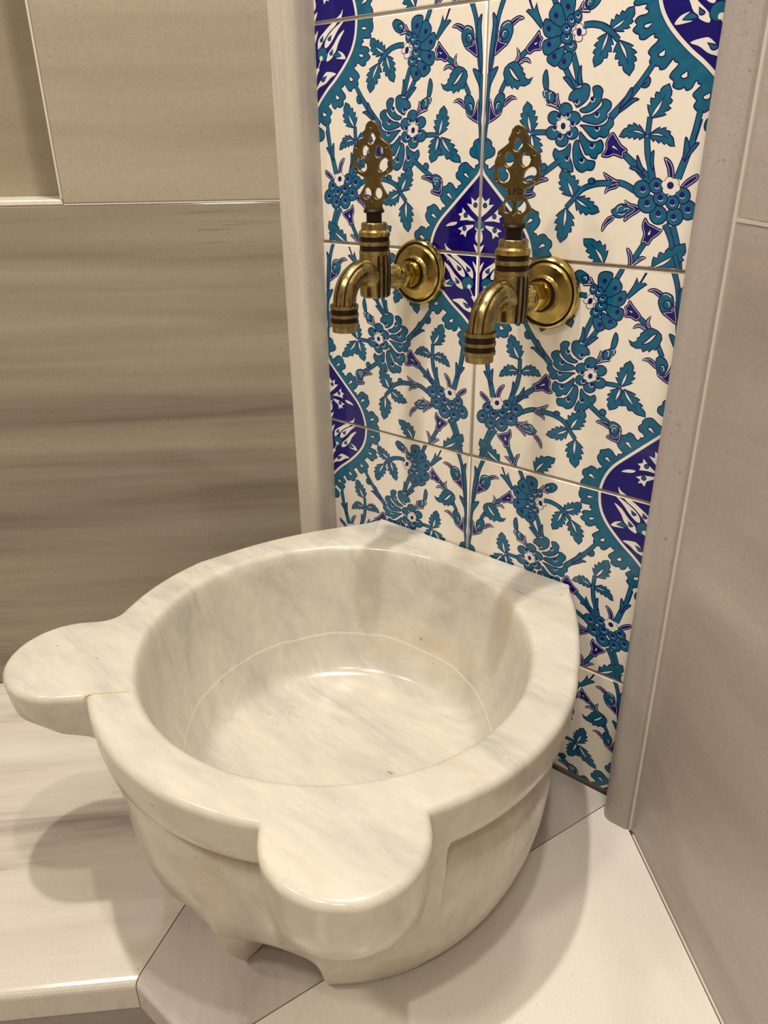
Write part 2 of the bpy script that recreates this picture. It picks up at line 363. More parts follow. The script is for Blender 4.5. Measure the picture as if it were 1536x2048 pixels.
# cobalt medallion with its scalloped teal collar, upper half (bottom inner corner of the tile)
C6W = [(795, 320), (765, 405), (700, 490), (600, 610), (500, 730), (400, 850), (310, 962), (250, 1070), (213, 1180), (193, 1290), (186, 1400)]
C6L = [(800, -20), (740, -8), (700, 30), (692, 80), (660, 110), (655, 170), (690, 210), (740, 228), (764, 270), (745, 300), (722, 310), (718, 345), (698, 350), (655, 310), (612, 272), (560, 285), (525, 330), (520, 372), (492, 408), (500, 462), (540, 492), (556, 528), (540, 548), (520, 552), (512, 582), (488, 588), (465, 555), (450, 530), (410, 514), (380, 550), (335, 570), (322, 620), (303, 680), (330, 742), (368, 785), (352, 815), (328, 818), (318, 852), (296, 842), (268, 798), (230, 772), (190, 795), (152, 812), (150, 855), (130, 905), (150, 970), (188, 1022), (172, 1044), (156, 1048), (146, 1074), (120, 1052), (80, 1040), (42, 1080), (10, 1105), (4, 1160), (28, 1205), (0, 1255), (0, 1320), (10, 1420)]
shape(6, C6L + C6W[::-1] + [(830, 320), (830, -20)], T, N)
q = catmull([uv(6, p) for p in C6W], False); fill_uv(q + [uv(6, p) for p in [(186, 1460), (860, 1460), (840, 320)]], B)
ribbon_uv(q, 21 * K, N); ribbon_uv(q, 15.5 * K, Wh)
for a, b in (((603, 415), (650, 470)), ((403, 655), (452, 722)), ((222, 903), (262, 950)), ((85, 1160), (130, 1200))): drop(6, a, b, 22)
drop(6, (806, 90), (806, 150), 30)
for pts, dot in (([(775, 950), (690, 860), (620, 765), (680, 778), (674, 690), (722, 738), (775, 665), (800, 700), (800, 950)], (722, 785)),
                 ([(722, 978), (620, 880), (570, 812), (568, 872), (520, 892), (552, 922), (540, 970), (620, 962)], (607, 905)),
                 ([(700, 1020), (590, 1030), (514, 1066), (562, 1092), (540, 1142), (576, 1130), (606, 1172), (622, 1100), (700, 1046)], (592, 1064))):
    shape(6, pts, Wh, None, False); ell(6, dot, 21, 27, Bl, N)
ell(6, (762, 1025), 58, 62, Bl, N); hair(6, [(722, 1060), (735, 1080), (770, 1090)], 14)
shape(6, [(374, 1032), (430, 992), (506, 988), (480, 1022), (420, 1034)], Wh, None)
shape(6, [(745, 1095), (722, 1160), (730, 1220), (768, 1255), (800, 1200), (800, 1095)], Wh, None)
shape(6, [(702, 1256), (745, 1290), (775, 1340), (775, 1390), (735, 1350)], Wh, None); shape(6, [(765, 1240), (790, 1300), (800, 1350), (775, 1330)], Wh, None)
shape(6, [(362, 1238), (385, 1280), (420, 1310), (470, 1350), (520, 1420), (420, 1400), (372, 1300)], Wh, None)
# lower half of the medallion (top outer corner of the tile)
C7W = [(562, 60), (558, 180), (548, 300), (520, 430), (470, 560), (400, 690), (310, 830), (220, 950), (140, 1080), (70, 1220), (20, 1320)]
C7L = [(735, 50), (752, 120), (762, 185), (748, 245), (725, 262), (738, 298), (712, 325), (655, 326), (632, 340), (648, 366), (624, 392), (634, 424), (690, 432), (718, 470), (700, 508), (728, 552), (702, 592), (680, 606), (672, 648), (634, 662), (592, 630), (566, 626), (566, 656), (538, 672), (548, 706), (582, 745), (602, 790), (580, 832), (588, 882), (560, 920), (520, 932), (510, 962), (478, 962), (450, 922), (424, 880), (412, 906), (386, 926), (398, 958), (430, 1005), (438, 1045), (410, 1082), (412, 1132), (370, 1162), (336, 1150), (320, 1178), (288, 1160), (270, 1110), (256, 1098), (250, 1126), (228, 1142), (250, 1172), (278, 1222), (252, 1272), (266, 1322), (238, 1370), (198, 1382), (160, 1352), (132, 1330), (132, 1362), (112, 1384), (140, 1408), (180, 1448), (190, 1510), (165, 1560), (110, 1590), (60, 1720), (-40, 1740)]
shape(7, C7L + [(-40, 1320)] + C7W[::-1], T, N)
q = catmull([uv(7, p) for p in C7W], False); fill_uv(q + [uv(7, p) for p in [(-60, 1330), (-60, 40)]], B)
ribbon_uv(q, 21 * K, N); ribbon_uv(q, 15.5 * K, Wh)
for a, b in (((658, 205), (612, 205)), ((625, 537), (588, 514)), ((505, 825), (484, 782)), ((342, 1046), (325, 1002)), ((190, 1250), (170, 1212))): drop(7, a, b, 23)
shape(7, [(105, 450), (112, 340), (190, 232), (262, 150), (330, 100), (318, 160), (235, 255), (160, 380), (125, 450)], Wh, None); drop(7, (148, 350), (168, 296), 17, Bl)
shape(7, [(185, 430), (205, 330), (290, 212), (410, 110), (340, 225), (285, 335), (220, 430)], Wh, None); drop(7, (240, 335), (268, 284), 17, Bl)
shape(7, [(418, 224), (350, 290), (292, 400), (220, 520), (212, 604), (272, 562), (322, 470), (352, 370)], Wh, None); drop(7, (262, 510), (286, 452), 17, Bl)
ell(7, (158, 520), 58, 88, T, N); ell(7, (145, 566), 19, 30, Wh); stem(7, [(140, 590), (110, 700), (92, 800), (85, 900)], 16, Wh, None)
shape(7, [(285, 540), (328, 488), (378, 512), (380, 548), (320, 552)], T, N); shape(7, [(340, 478), (402, 504), (432, 574), (318, 566), (384, 546), (372, 512)], Wh, None)
q7 = [(92, 984), (108, 900), (190, 752), (240, 730), (322, 754), (262, 800), (200, 872), (122, 922)]
shape(7, q7, Wh, None); drop(7, (168, 826), (216, 778), 22, Bl); shape(7, [(46, 420), (52, 340), (104, 232), (82, 350), (62, 430)], Wh, None)
shape(7, [(70, 760), (96, 690), (126, 700), (100, 770), (84, 900)], Wh, None)

# fan-shaped flower at the top
stem(1, [(890, 60), (872, 0), (850, -70), (845, -120)], 44)
for p in ([(575, -30), (610, 90), (632, 120), (657, 34), (680, 150), (732, 290), (716, 352), (610, 212), (534, 132), (560, 114), (606, 118), (560, -30)],): shape(1, p, T, N, False)
stem(1, [(1215, 312), (1320, 298), (1440, 322), (1536, 384)], 46)
stem(1, [(1088, 640), (1136, 850), (1172, 1040)], (42, 62)); shape(1, [(1186, 792), (1188, 900), (1196, 1020), (1150, 1000), (1150, 880)], T)
stem(1, [(1000, 825), (1062, 960), (1130, 1060)], (44, 50)); shape(1, [(974, 934), (1040, 940), (1074, 1000), (1110, 1070), (1080, 1070), (1010, 985)], T)
shape(1, [(1235, 15), (1290, -45), (1380, -90), (1430, -40), (1385, 58), (1304, 122), (1240, 92)], T); ell(1, (1290, 40), 40, 55, T, N, 0.6); hair(1, [(1262, 70), (1272, 20), (1300, 30)], 6)
spiky(1, [(1212, 20), (1172, 84), (1136, 158), (1190, 152), (1286, 154), (1268, 116), (1216, 112)])
for p in ([(950, -30), (1040, -62), (1112, -20), (1106, 120), (1062, 240), (1010, 250), (960, 150), (945, 60)],
          [(880, 44), (946, 62), (1000, 250), (980, 330), (900, 312), (820, 242), (808, 160), (852, 80)],
          [(770, 230), (822, 252), (900, 312), (960, 342), (940, 430), (830, 462), (760, 430), (734, 350), (742, 270)],
          [(830, 466), (940, 436), (962, 500), (900, 592), (830, 652), (760, 662), (730, 592), (742, 500)],
          [(976, 560), (986, 630), (932, 760), (880, 802), (840, 790), (788, 742), (790, 682), (870, 622)],
          [(1000, 640), (1080, 640), (1062, 760), (1012, 832), (960, 838), (912, 790), (940, 730)]): shape(1, p, T)
for c in ((1030, 84), (890, 190), (804, 350), (808, 538), (870, 682), (986, 742)): ell(1, c, 29, 36, B); hair(1, [(c[0] + 20, c[1] + 24), (c[0] + 28, c[1]), (c[0] + 18, c[1] - 24)], 5, T)
for c, rx, ry in (((1060, 560), 72, 72), ((1012, 462), 72, 75), ((1012, 355), 60, 65), ((1070, 255), 52, 78), ((1145, 205), 48, 74)):
    ell(1, c, rx, ry, T, N); eye(1, (c[0] + 4, c[1] - 12), 17)
for c, r in (((1165, 332), 42), ((1204, 388), 40), ((1152, 462), 46), ((1122, 395), 36)): ell(1, c, r + 7, r + 7, N)
for c, r in (((1165, 332), 40), ((1204, 388), 38), ((1152, 462), 44), ((1122, 395), 34)): ell(1, c, r, r, Wh)
ell(1, (1160, 392), 24, 42, B, N)
# bell, tulip leaf and buds beside the middle joint
stem(1, [(440, 735), (490, 665), (555, 605)], 46)
bell = [(690, 368), (706, 432), (732, 466), (705, 530), (712, 602), (640, 612), (575, 652), (534, 600), (545, 562), (600, 490), (645, 430)]
shape(1, bell, B); inset(1, bell, 0.84); drop(1, (645, 530), (682, 502), 17)
spiky(1, [(404, 742), (434, 660), (428, 578), (462, 630), (462, 700), (432, 748)]); spiky(1, [(440, 762), (500, 702), (560, 700), (592, 762), (530, 740), (470, 772)])
stem(1, [(300, 970), (262, 1050), (232, 1120)], 42)
shape(1, [(330, 770), (390, 740), (440, 750), (466, 790), (500, 828), (498, 868), (528, 898), (520, 930), (560, 962), (617, 928), (580, 1002), (520, 1036), (462, 1030), (440, 1078), (392, 1040), (380, 1072), (340, 1020), (320, 1042), (290, 980), (270, 880), (285, 820)], T, N, False)
shape(1, [(333, 806), (380, 850), (432, 930), (464, 972), (408, 956), (358, 890)], Wh)
stem(1, [(285, -40), (262, 20), (210, 200), (175, 420), (140, 700), (108, 890)], (46, 30))
shape(1, [(145, 150), (186, 212), (190, 310), (152, 620), (126, 760), (98, 910), (98, 750), (124, 480), (146, 300)], T)
shape(1, [(206, 803), (172, 900), (122, 1012), (104, 1110), (94, 1000), (94, 892), (140, 836)], T)
stem(1, [(102, 880), (92, 1100), (80, 1300), (82, 1440), (66, 1560), (52, 1720)], (30, 26))
spiky(1, [(350, 266), (392, 220), (460, 190), (514, 222), (450, 250), (376, 312)])
shape(1, [(244, 302), (310, 250), (356, 262), (382, 340), (370, 420), (322, 520), (270, 520), (230, 430)], T); ell(1, (282, 412), 42, 62, T, N, 0.3); hair(1, [(262, 430), (272, 380), (300, 376)], 6); hair(1, [(262, 310), (310, 268), (345, 275)], 6)
spiky(1, [(214, 368), (222, 480), (258, 502), (322, 522), (250, 592), (168, 664), (164, 600), (190, 480)])
spiky(1, [(268, 1252), (310, 1180), (370, 1150), (428, 1192), (370, 1202), (280, 1282)])
shape(1, [(160, 1230), (200, 1140), (250, 1115), (286, 1150), (272, 1260), (232, 1370), (180, 1350)], T); ell(1, (205, 1280), 36, 58, T, N, 0.3); hair(1, [(190, 1300), (198, 1250), (224, 1244)], 6)
spiky(1, [(114, 1188), (140, 1290), (180, 1372), (252, 1350), (200, 1412), (108, 1472), (94, 1450)])
# trefoil right of the fan flower
leaf(2, (140, 372), (428, 86), 112, 34); leaf(1, (1505, 395), (1338, 815), 108, -10); stem(2, [(60, 330), (130, 372), (190, 430), (245, 492)], (46, 40)); leaf(2, (245, 490), (372, 922), 132, -28)
# rosette with trailing petals
stem(2, [(150, 1425), (330, 1220), (500, 1010), (660, 770)], (64, 40))
shape(2, [(398, 1060), (404, 1150), (350, 1230), (250, 1320), (310, 1200)], T); shape(2, [(484, 1206), (430, 1232), (330, 1310), (240, 1370), (330, 1260), (420, 1192)], T)
shape(2, [(560, 960), (600, 938), (620, 975), (600, 1040), (552, 1066), (512, 1050), (540, 1020)], T); hair(2, [(540, 1020), (572, 1016), (580, 990)], 7, N)
stem(3, [(200, 695), (100, 694), (10, 700)], 42)
shape(1, [(780, 843), (800, 960), (796, 1085), (752, 1072), (734, 970), (745, 890)], T)
shape(1, [(745, 1100), (790, 1080), (830, 1100), (880, 1130), (890, 1200), (850, 1250), (800, 1240), (760, 1190), (735, 1130)], T); ell(1, (835, 1180), 38, 66, T, N); hair(1, [(812, 1200), (812, 1130), (840, 1118)], 7); hair(1, [(754, 1160), (752, 1106), (780, 1096)], 7); hair(1, [(770, 1210), (760, 1180)], 6)
spiky(1, [(912, 1128), (922, 1200), (944, 1325), (862, 1290), (776, 1260), (830, 1238), (890, 1262), (880, 1190)])
for p in ([(440, 300), (460, 230), (520, 175), (580, 160), (622, 110), (682, 140), (686, 210), (666, 290), (602, 360), (536, 396), (510, 350), (480, 318)],
          [(722, 160), (790, 138), (840, 190), (832, 250), (816, 330), (750, 410), (670, 456), (600, 457), (572, 424), (650, 385), (700, 320), (735, 250)],
          [(836, 310), (880, 300), (938, 342), (932, 412), (886, 470), (890, 520), (830, 580), (750, 602), (640, 575), (592, 546), (620, 500), (700, 482), (780, 430), (832, 370)],
          [(910, 515), (956, 540), (964, 610), (916, 670), (910, 722), (860, 762), (800, 746), (750, 778), (690, 740), (602, 634), (574, 612), (640, 612), (750, 628), (850, 608), (900, 560)],
          [(574, 690), (622, 742), (682, 802), (760, 812), (818, 790), (848, 852), (832, 930), (782, 962), (762, 1012), (710, 1002), (680, 966), (640, 962), (608, 890), (568, 780)],
          [(555, 790), (566, 862), (602, 962), (650, 1022), (700, 1036), (748, 1050), (742, 1112), (710, 1152), (650, 1150), (610, 1174), (560, 1162), (518, 1112), (494, 1022), (490, 900), (510, 812)],
          [(280, 890), (330, 922), (400, 892), (457, 830), (462, 900), (452, 992), (482, 1072), (492, 1162), (450, 1168), (410, 1140), (360, 1132), (300, 1052), (256, 962)]): shape(3, p, T)
for c in ((535, 325), (718, 296), (772, 480), (774, 645), (714, 852), (594, 1028), (420, 1002)): eye(3, c, 24)
for c in ((360, 788), (250, 700), (478, 700), (270, 520), (505, 525), (405, 420)): ell(3, c, 76, 80, T, N)
for c in ((430, 484), (486, 590), (450, 712), (340, 744), (276, 636), (328, 500)): eye(3, c, 24)
for k in range(6): ell(3, (380 + 52 * cos(k * pi / 3 + 0.5), 618 + 62 * sin(k * pi / 3 + 0.5)), 41, 41, N)
for k in range(6): ell(3, (380 + 52 * cos(k * pi / 3 + 0.5), 618 + 62 * sin(k * pi / 3 + 0.5)), 36, 36, Wh)
ell(3, (380, 618), 40, 46, Wh); ell(3, (376, 620), 22, 34, B, N)
# trefoil left of the rosette
leaf(9, (852, 832), (884, 648), 46, 4); leaf(9, (850, 838), (806, 1000), 48, -6); leaf(9, (868, 842), (988, 1000), 50, 16)
# bud on the stem between rosette and medallion
stem(6, [(-10, 245), (90, 340), (200, 440)], 46); ell(6, (136, 318), 32, 42, T, N)
spiky(6, [(84, 456), (112, 428), (190, 430), (244, 442), (212, 512), (150, 482)])
shape(6, [(200, 440), (250, 415), (312, 450), (332, 520), (302, 602), (240, 602), (215, 520)], T); ell(6, (262, 520), 40, 56, T, N); hair(6, [(225, 500), (245, 455), (290, 470)], 6); hair(6, [(244, 540), (252, 490), (284, 500)], 6)
spiky(6, [(320, 468), (332, 560), (322, 652), (290, 672), (198, 632), (222, 592), (292, 602)])
# bell at the rosette's end, its stem, and the grape-like flower
stem(4, [(370, 360), (520, 515), (680, 690)], (46, 74)); shape(4, [(526, 374), (562, 460), (600, 570), (545, 540), (520, 470)], T); shape(4, [(434, 528), (490, 508), (560, 560), (620, 640), (520, 570)], T)
bell = [(236, 100), (290, 170), (340, 250), (400, 300), (402, 335), (365, 345), (362, 400), (330, 402), (250, 372), (180, 396), (106, 380), (158, 300), (160, 210)]
shape(4, bell, B); inset(4, bell, 0.84); drop(4, (246, 272), (306, 316), 20)
stem(4, [(640, 150), (648, 350), (680, 500), (700, 660)], (44, 62)); shape(4, [(720, 318), (716, 420), (710, 560), (674, 470), (684, 370)], T)
stem(4, [(676, -90), (645, 140)], 42)
leaf(2, (620, 1432), (840, 1018), 132, 22); leaf(4, (632, 142), (312, 150), 96, 62); leaf(4, (652, 134), (962, 274), 100, -66)
stem(4, [(1262, -60), (1180, 190), (1100, 390), (996, 660)], (40, 66)); shape(4, [(1092, 160), (1130, 245), (1130, 370), (1062, 430), (1070, 320)], T); shape(4, [(1248, 234), (1192, 244), (1130, 330), (1070, 460), (1170, 340)], T)
stem(4, [(-20, 716), (170, 706), (310, 705), (400, 735), (500, 800)], 48)
spiky(4, [(130, 578), (200, 622), (306, 692), (210, 690), (160, 650)]); spiky(4, [(304, 700), (290, 762), (200, 792), (144, 832), (170, 752), (222, 722)])
lf = [(842, 410), (900, 430), (942, 500), (957, 600), (950, 680), (898, 670), (880, 540)]; shape(4, lf, B); inset(4, lf, 0.8)
lf = [(1222, 606), (1120, 660), (1050, 730), (1034, 782), (1100, 764), (1210, 690), (1240, 640)]; shape(4, lf, B); inset(4, lf, 0.8)
shape(4, [(222, 1042), (260, 1010), (310, 965), (370, 958), (440, 990), (480, 1022), (400, 1082), (340, 1122), (270, 1112)], T); ell(4, (345, 1020), 62, 42, T, N, -0.3); hair(4, [(290, 1050), (300, 1000), (350, 978)], 6); hair(4, [(370, 1030), (390, 1010), (430, 1014)], 6); hair(4, [(300, 1076), (350, 1086), (380, 1070)], 6)
spiky(4, [(378, 912), (440, 950), (512, 970), (570, 1010), (545, 1052), (450, 1112), (374, 1168), (390, 1090), (482, 1025), (420, 990)])
lf = [(262, 1094), (240, 1150), (170, 1212), (114, 1288), (118, 1210), (180, 1120)]; shape(4, lf, B); inset(4, lf, 0.75)
stem(4, [(850, 1200), (905, 1330), (935, 1450), (905, 1560)], 48); stem(4, [(940, 1220), (968, 1330), (992, 1450), (1010, 1600), (1025, 1900)], 48)
for c, rx, ry in (((1120, 1035), 100, 118), ((962, 1112), 100, 108), ((772, 1092), 102, 112), ((642, 955), 106, 112), ((580, 782), 100, 106), ((1055, 862), 92, 98), ((938, 945), 78, 84), ((797, 890), 84, 90), ((748, 742), 82, 92)):
    ell(4, c, rx, ry, T, N, lw=LW * 1.05)
for c in ((1118, 1025), (950, 1112), (772, 1072), (640, 945), (590, 775), (1050, 852), (936, 938), (796, 882), (752, 732)):
    ell(4, c, 31, 35, B); hair(4, [(c[0] - 22, c[1] + 30), (c[0] + 6, c[1] + 44), (c[0] + 32, c[1] + 26)], 5)
for rad, col in ((54, N), (47, Wh)):
    for k in range(6): ell(4, (918 + 64 * cos(k * pi / 3 + 0.3), 748 + 66 * sin(k * pi / 3 + 0.3)), rad, rad, col)
ell(4, (918, 748), 60, 60, Wh); ell(4, (914, 738), 33, 36, B, N)
# trefoil at the bottom
stem(5, [(630, 520), (720, 420), (860, 362), (1000, 348), (1060, 350)], 46); ell(5, (832, 322), 42, 36, T, N); hair(5, [(850, 345), (862, 322), (840, 312)], 7, N)
leaf(5, (615, 512), (478, 190), 124, 14); leaf(5, (640, 528), (924, 690), 108, 22); stem(5, [(632, 524), (580, 580), (530, 640)], 40); leaf(5, (528, 638), (465, 1056), 116, -14)
# bell under the grape flower, sprout, and the leaves that cross the bottom joint
stem(4, [(610, 1430), (500, 1600), (420, 1740)], 46)
bell = [(620, 1126), (660, 1190), (712, 1218), (790, 1262), (828, 1258), (782, 1322), (702, 1382), (655, 1452), (612, 1420), (572, 1424), (602, 1320), (584, 1220)]
shape(4, bell, B); inset(4, bell, 0.84); drop(4, (664, 1318), (688, 1258), 20)
spiky(5, [(1244, 1128), (1290, 1160), (1316, 1250), (1310, 1342), (1270, 1342), (1264, 1240)]); spiky(5, [(1468, 1240), (1400, 1230), (1335, 1290), (1296, 1344), (1360, 1312), (1420, 1272)])
stem(5, [(1295, 1330), (1250, 1430)], 30)
leaf(5, (972, 1325), (736, 1012), 124, 40); stem(5, [(968, 1320), (985, 1460)], 34)
leaf(8, (398, 1352), (188, 1088), 84, -26); stem(8, [(245, 1200), (215, 1345), (190, 1430)], 36); stem(8, [(396, 1340), (440, 1480)], 40)
stem(2, [(1205, 1340), (1150, 1560), (1110, 1700)], 44)

def clip(poly, x0, x1, y0, y1):
    for ax, lim, sg in ((0, x0, 1), (0, x1, -1), (1, y0, 1), (1, y1, -1)):
        out = []
        for i, p in enumerate(poly):
            q = poly[i - 1]; ip = (p[ax] - lim) * sg >= 0; iq = (q[ax] - lim) * sg >= 0
            if ip != iq:
                t = (lim - q[ax]) / (p[ax] - q[ax]); out.append((q[0] + (p[0] - q[0]) * t, q[1] + (p[1] - q[1]) * t))
            if ip: out.append(p)
        poly = out
        if len(poly) < 3: return []
    return poly
def print_mesh(name, mirror, y0=0.0, gap=0.0085):
    lay = []; verts = []; faces = []; mi = []
    for tris, col in ELEM:
        xs = [p[0] for t in tris for p in t]; ys = [p[1] for t in tris for p in t]; bb = (min(xs), max(xs), min(ys), max(ys))
        if bb[1] < 0 or bb[0] > 1 or bb[3] < y0 or bb[2] > 1: continue
        L = 1 + max([l for b, l in lay if b[0] < bb[1] and bb[0] < b[1] and b[2] < bb[3] and bb[2] < b[3]], default=0); lay.append((bb, L))
        for t in tris:
            c = clip(list(t), gap, 1 - gap, max(gap, y0 + gap), 1 - gap)
            if len(c) < 3: continue
            i0 = len(verts)
            for x, z in c: verts.append(((1 - x if mirror else x) * TS, -L * 4e-6, z * TS))
            faces.append(tuple(range(i0, i0 + len(c)))); mi.append(col)
    me = bpy.data.meshes.new(name); me.from_pydata(verts, [], faces)
    for m in (G_TEAL, G_NAVY, G_COBALT, G_WHITE, G_BLUE): me.materials.append(m)
    me.polygons.foreach_set('material_index', mi); me.update(); return me
def tile_mesh(name, v0):
    g = 0.0013; bm = bmesh.new(); bmesh.ops.create_cube(bm, size=1.0)
    x0, x1, z0, z1 = g, TS - g, v0 * TS + g, TS - g
    for v in bm.verts:
        v.co = ((x0 + x1) / 2 + v.co.x * (x1 - x0), 0.004 + v.co.y * 0.008, (z0 + z1) / 2 + v.co.z * (z1 - z0))
    bmesh.ops.bevel(bm, geom=[e for e in bm.edges if all(v.co.y < 0.004 for v in e.verts)], offset=0.0011, segments=3, profile=0.5, affect='EDGES')
    bmesh.ops.recalc_face_normals(bm, faces=bm.faces); me = bpy.data.meshes.new(name); bm.to_mesh(me); bm.free(); me.materials.append(G_CREAM)
    me.polygons.foreach_set('use_smooth', [len(p.vertices) == 4 and p.area < 0.002 for p in me.polygons]); me.update(); return me
CUT = 1 - (ZJ - 0.004) / TS + 2
bmw = bmesh.new(); bmesh.ops.create_cube(bmw, size=1.0)
for v in bmw.verts: v.co = (v.co.x * 0.46, 0.0515 + v.co.y * 0.1, (FLOOR + CEIL) / 2 + v.co.z * (CEIL - FLOOR))
wb = tag(bm_obj('wall_back', bmw, M_GROUT), kind='structure')
PM = {(m, c): print_mesh('painted_motif', m, CUT if c else 0.0) for m in (0, 1) for c in (0, 1)}
TM = {0: tile_mesh('tile', 0.0), 1: tile_mesh('tile', CUT)}
for r in range(-3, 4):
    for c in (-1, 0):
        cut = 1 if r == -3 else 0; mir = (c + r) % 2 == 1
        t = link(bpy.data.objects.new('tile', TM[cut]), wb); t.location = (c * TS, 0.0004 * ((r * 7 + c * 5) % 3 - 1) - 0.0002, ZJ + r * TS)
        pm = link(bpy.data.objects.new('painted_motif', PM[(1 if mir else 0, cut)]), t); tag(pm, kind='stuff')
up = bmesh.new(); bmesh.ops.create_cube(up, size=1.0)
for v in up.verts: v.co = (v.co.x * 0.4, 0.004 + v.co.y * 0.008, (ZJ + 4 * TS + CEIL) / 2 + v.co.z * (CEIL - ZJ - 4 * TS))
bm_obj('marble_panel', up, M_TRIM_L, wb)

# ------------------------------------------------------------------ bench the basin stands on
bench = tag(empty('marble_bench', (0, -0.25, 0)), 'pale banded marble corner bench with rounded front edge under the basin', 'bench')
def on_bench(o): o.location = (0, 0.25, 0); return o
JL0, JL1 = (-0.0265, -0.4495), (-0.193, -0.003)                   # mitre joint on the side of the left wall
JR0, JR1 = (0.0655, -0.4495), (0.2020, -0.003)
fl = LC + LD * 1.9 + LN * 0.0012; fe = Vector(JL0) + LD * 1.9
gap = 0.0005
def bench_slab(poly, mat, front): return on_bench(bm_obj('bench_slab', prism(poly, -0.034, 0.0, 0.0085, 5, [front]), mat, bench))
bench_slab([(JL0[0] - gap, JL0[1]), (JL1[0] - gap, JL1[1]), (fl.x, fl.y), (fe.x, fe.y)], M_BENCH[0], 3)
bench_slab([(JL0[0] + gap, JL0[1] + gap), (JR0[0] - gap, JR0[1] + gap), (JR1[0] - gap, JR1[1]), (JL1[0] + gap, JL1[1])], M_BENCH[1], 0)
fr = RC + RD * 1.9 + RN * 0.0012; fre = Vector(JR0) + RD * 1.9
bench_slab([(JR0[0] + gap, JR0[1]), (fre.x, fre.y), (fr.x, fr.y), (JR1[0] + gap, JR1[1])], M_BENCH[2], 0)
IN = 0.028
def riser(a, b):
    d = (Vector(b) - Vector(a)).normalized(); n = Vector((-d.y, d.x))
    if n.y < 0: n = -n
    p, q_ = Vector(a) + n * IN - d * 0.012, Vector(b) + n * IN + d * 0.012
    on_bench(bm_obj('bench_front', prism([p, q_, q_ + n * 0.03, p + n * 0.03], FLOOR, -0.0345), M_RISER, bench))
riser(fe, JL0); riser((JL0[0], JL0[1]), (JR0[0], JR0[1])); riser(JR0, fre)
def bead(name, a, b, z0, z1, r):
    bm = bmesh.new(); a = Vector((a[0], a[1], z0)); b = Vector((b[0], b[1], z1)); d = (b - a).normalized(); s = d.orthogonal().normalized(); t = d.cross(s); rings = []
    for p in (a, b): rings.append([bm.verts.new(p + s * r * cos(k * pi / 4) + t * r * sin(k * pi / 4)) for k in range(8)])
    for k in range(8): bm.faces.new((rings[0][k], rings[0][(k + 1) % 8], rings[1][(k + 1) % 8], rings[1][k]))
    return bm_obj(name, bm, M_CAULK, smooth=True)
b1 = bead('caulk_bead', RC + RD * 0.05, RC + RD * 1.2, 0.0, 0.0, 0.0016); b1.parent = wr
b2 = bead('caulk_bead', (0.2325, -0.0302), (0.2325, -0.0302), 0.0, 2.2, 0.0018); b2.parent = wr

# ------------------------------------------------------------------ carved marble basin
BC = Vector((0.004, -0.2165)); RO = 0.2145; ZR = 0.24
def arc_pts(c, r, a0, a1, n): return [(c[0] + r * cos(radians(a0 + (a1 - a0) * k / n)), c[1] + r * sin(radians(a0 + (a1 - a0) * k / n))) for k in range(n + 1)]
HWID = 0.0575
def basin_outline():
    """plan of the rim, anticlockwise; each entry is (point, point without the lugs)"""
    plain_, out = [], []
    yb = -0.0022
    for k in range(41): plain_.append((0.124 - 0.242 * k / 40, yb))
    left = catmull([(-0.118, yb), (-0.1455, -0.042), (-0.1725, -0.088), (-0.194, -0.140), (BC.x + RO * cos(radians(176)), BC.y + RO * sin(radians(176)))], False, 10)
    plain_ += left[1:]
    plain_ += arc_pts(BC, RO, 176.5, 386, 420)[1:]
    plain_ += catmull([(BC.x + RO * cos(radians(26)), BC.y + RO * sin(radians(26))), (0.1835, -0.093), (0.1625, -0.055), (0.1435, -0.026), (0.124, yb)], False, 10)[1:-1]
    return plain_
def lug(deg, tip, fillet_first):
    a = radians(deg); d = Vector((cos(a), sin(a))); s = Vector((-d.y, d.x)); rc = tip - HWID; pts = []
    w0 = HWID; r0 = sqrt(RO * RO - w0 * w0)
    # sides run from the rim circle out to the half round end; going anticlockwise the first side is at -s
    if fillet_first:
        f = 0.021; rr = sqrt((RO + f) ** 2 - (w0 + f) ** 2); c = BC + d * rr - s * (w0 + f)
        a0 = atan2(-(c - BC).y, -(c - BC).x); a1 = atan2(s.y, s.x)
        while a1 - a0 > pi: a1 -= 2 * pi
        while a1 - a0 < -pi: a1 += 2 * pi
        for k in range(15): t = a0 + (a1 - a0) * k / 14; pts.append((c.x + f * cos(t), c.y + f * sin(t)))
    else:
        for k in range(6): pts.append(tuple(BC + d * (r0 + (rc - r0) * k / 6) - s * w0))
    for k in range(41): t = -pi / 2 + pi * k / 40; pts.append(tuple(BC + d * (rc + HWID * cos(t)) + s * HWID * sin(t)))
    for k in range(1, 7): pts.append(tuple(BC + d * (rc + (r0 - rc) * k / 6) + s * w0))
    return pts
def ang(p): return math.degrees(atan2(p[1] - BC.y, p[0] - BC.x)) % 360
base_out = basin_outline()
lugs = [lug(225.5, 0.289, True), lug(314.5, 0.274, False)]
OUT = []; used = [0, 0]
for p in base_out:
    a = ang(p); hit = False
    for i, l in enumerate(lugs):
        a0, a1 = ang(l[0]), ang(l[-1])
        if a0 - 0.25 < a < a1 + 0.25 and p[1] < BC.y:
            hit = True
            if not used[i]: OUT += l; used[i] = 1
    if not hit: OUT.append(p)
def plain_r(a):
    """distance from the centre to the rim without lugs, along angle a"""
    dx, dy = cos(radians(a)), sin(radians(a)); best = 9
    for i in range(len(base_out)):
        p, q_ = base_out[i - 1], base_out[i]; ex, ey = q_[0] - p[0], q_[1] - p[1]; den = dx * ey - dy * ex
        if abs(den) < 1e-12: continue
        wx, wy = p[0] - BC.x, p[1] - BC.y; t = (wx * ey - wy * ex) / den; u = (wx * dy - wy * dx) / den
        if t > 0 and -1e-6 <= u <= 1 + 1e-6: best = min(best, t)
    return best
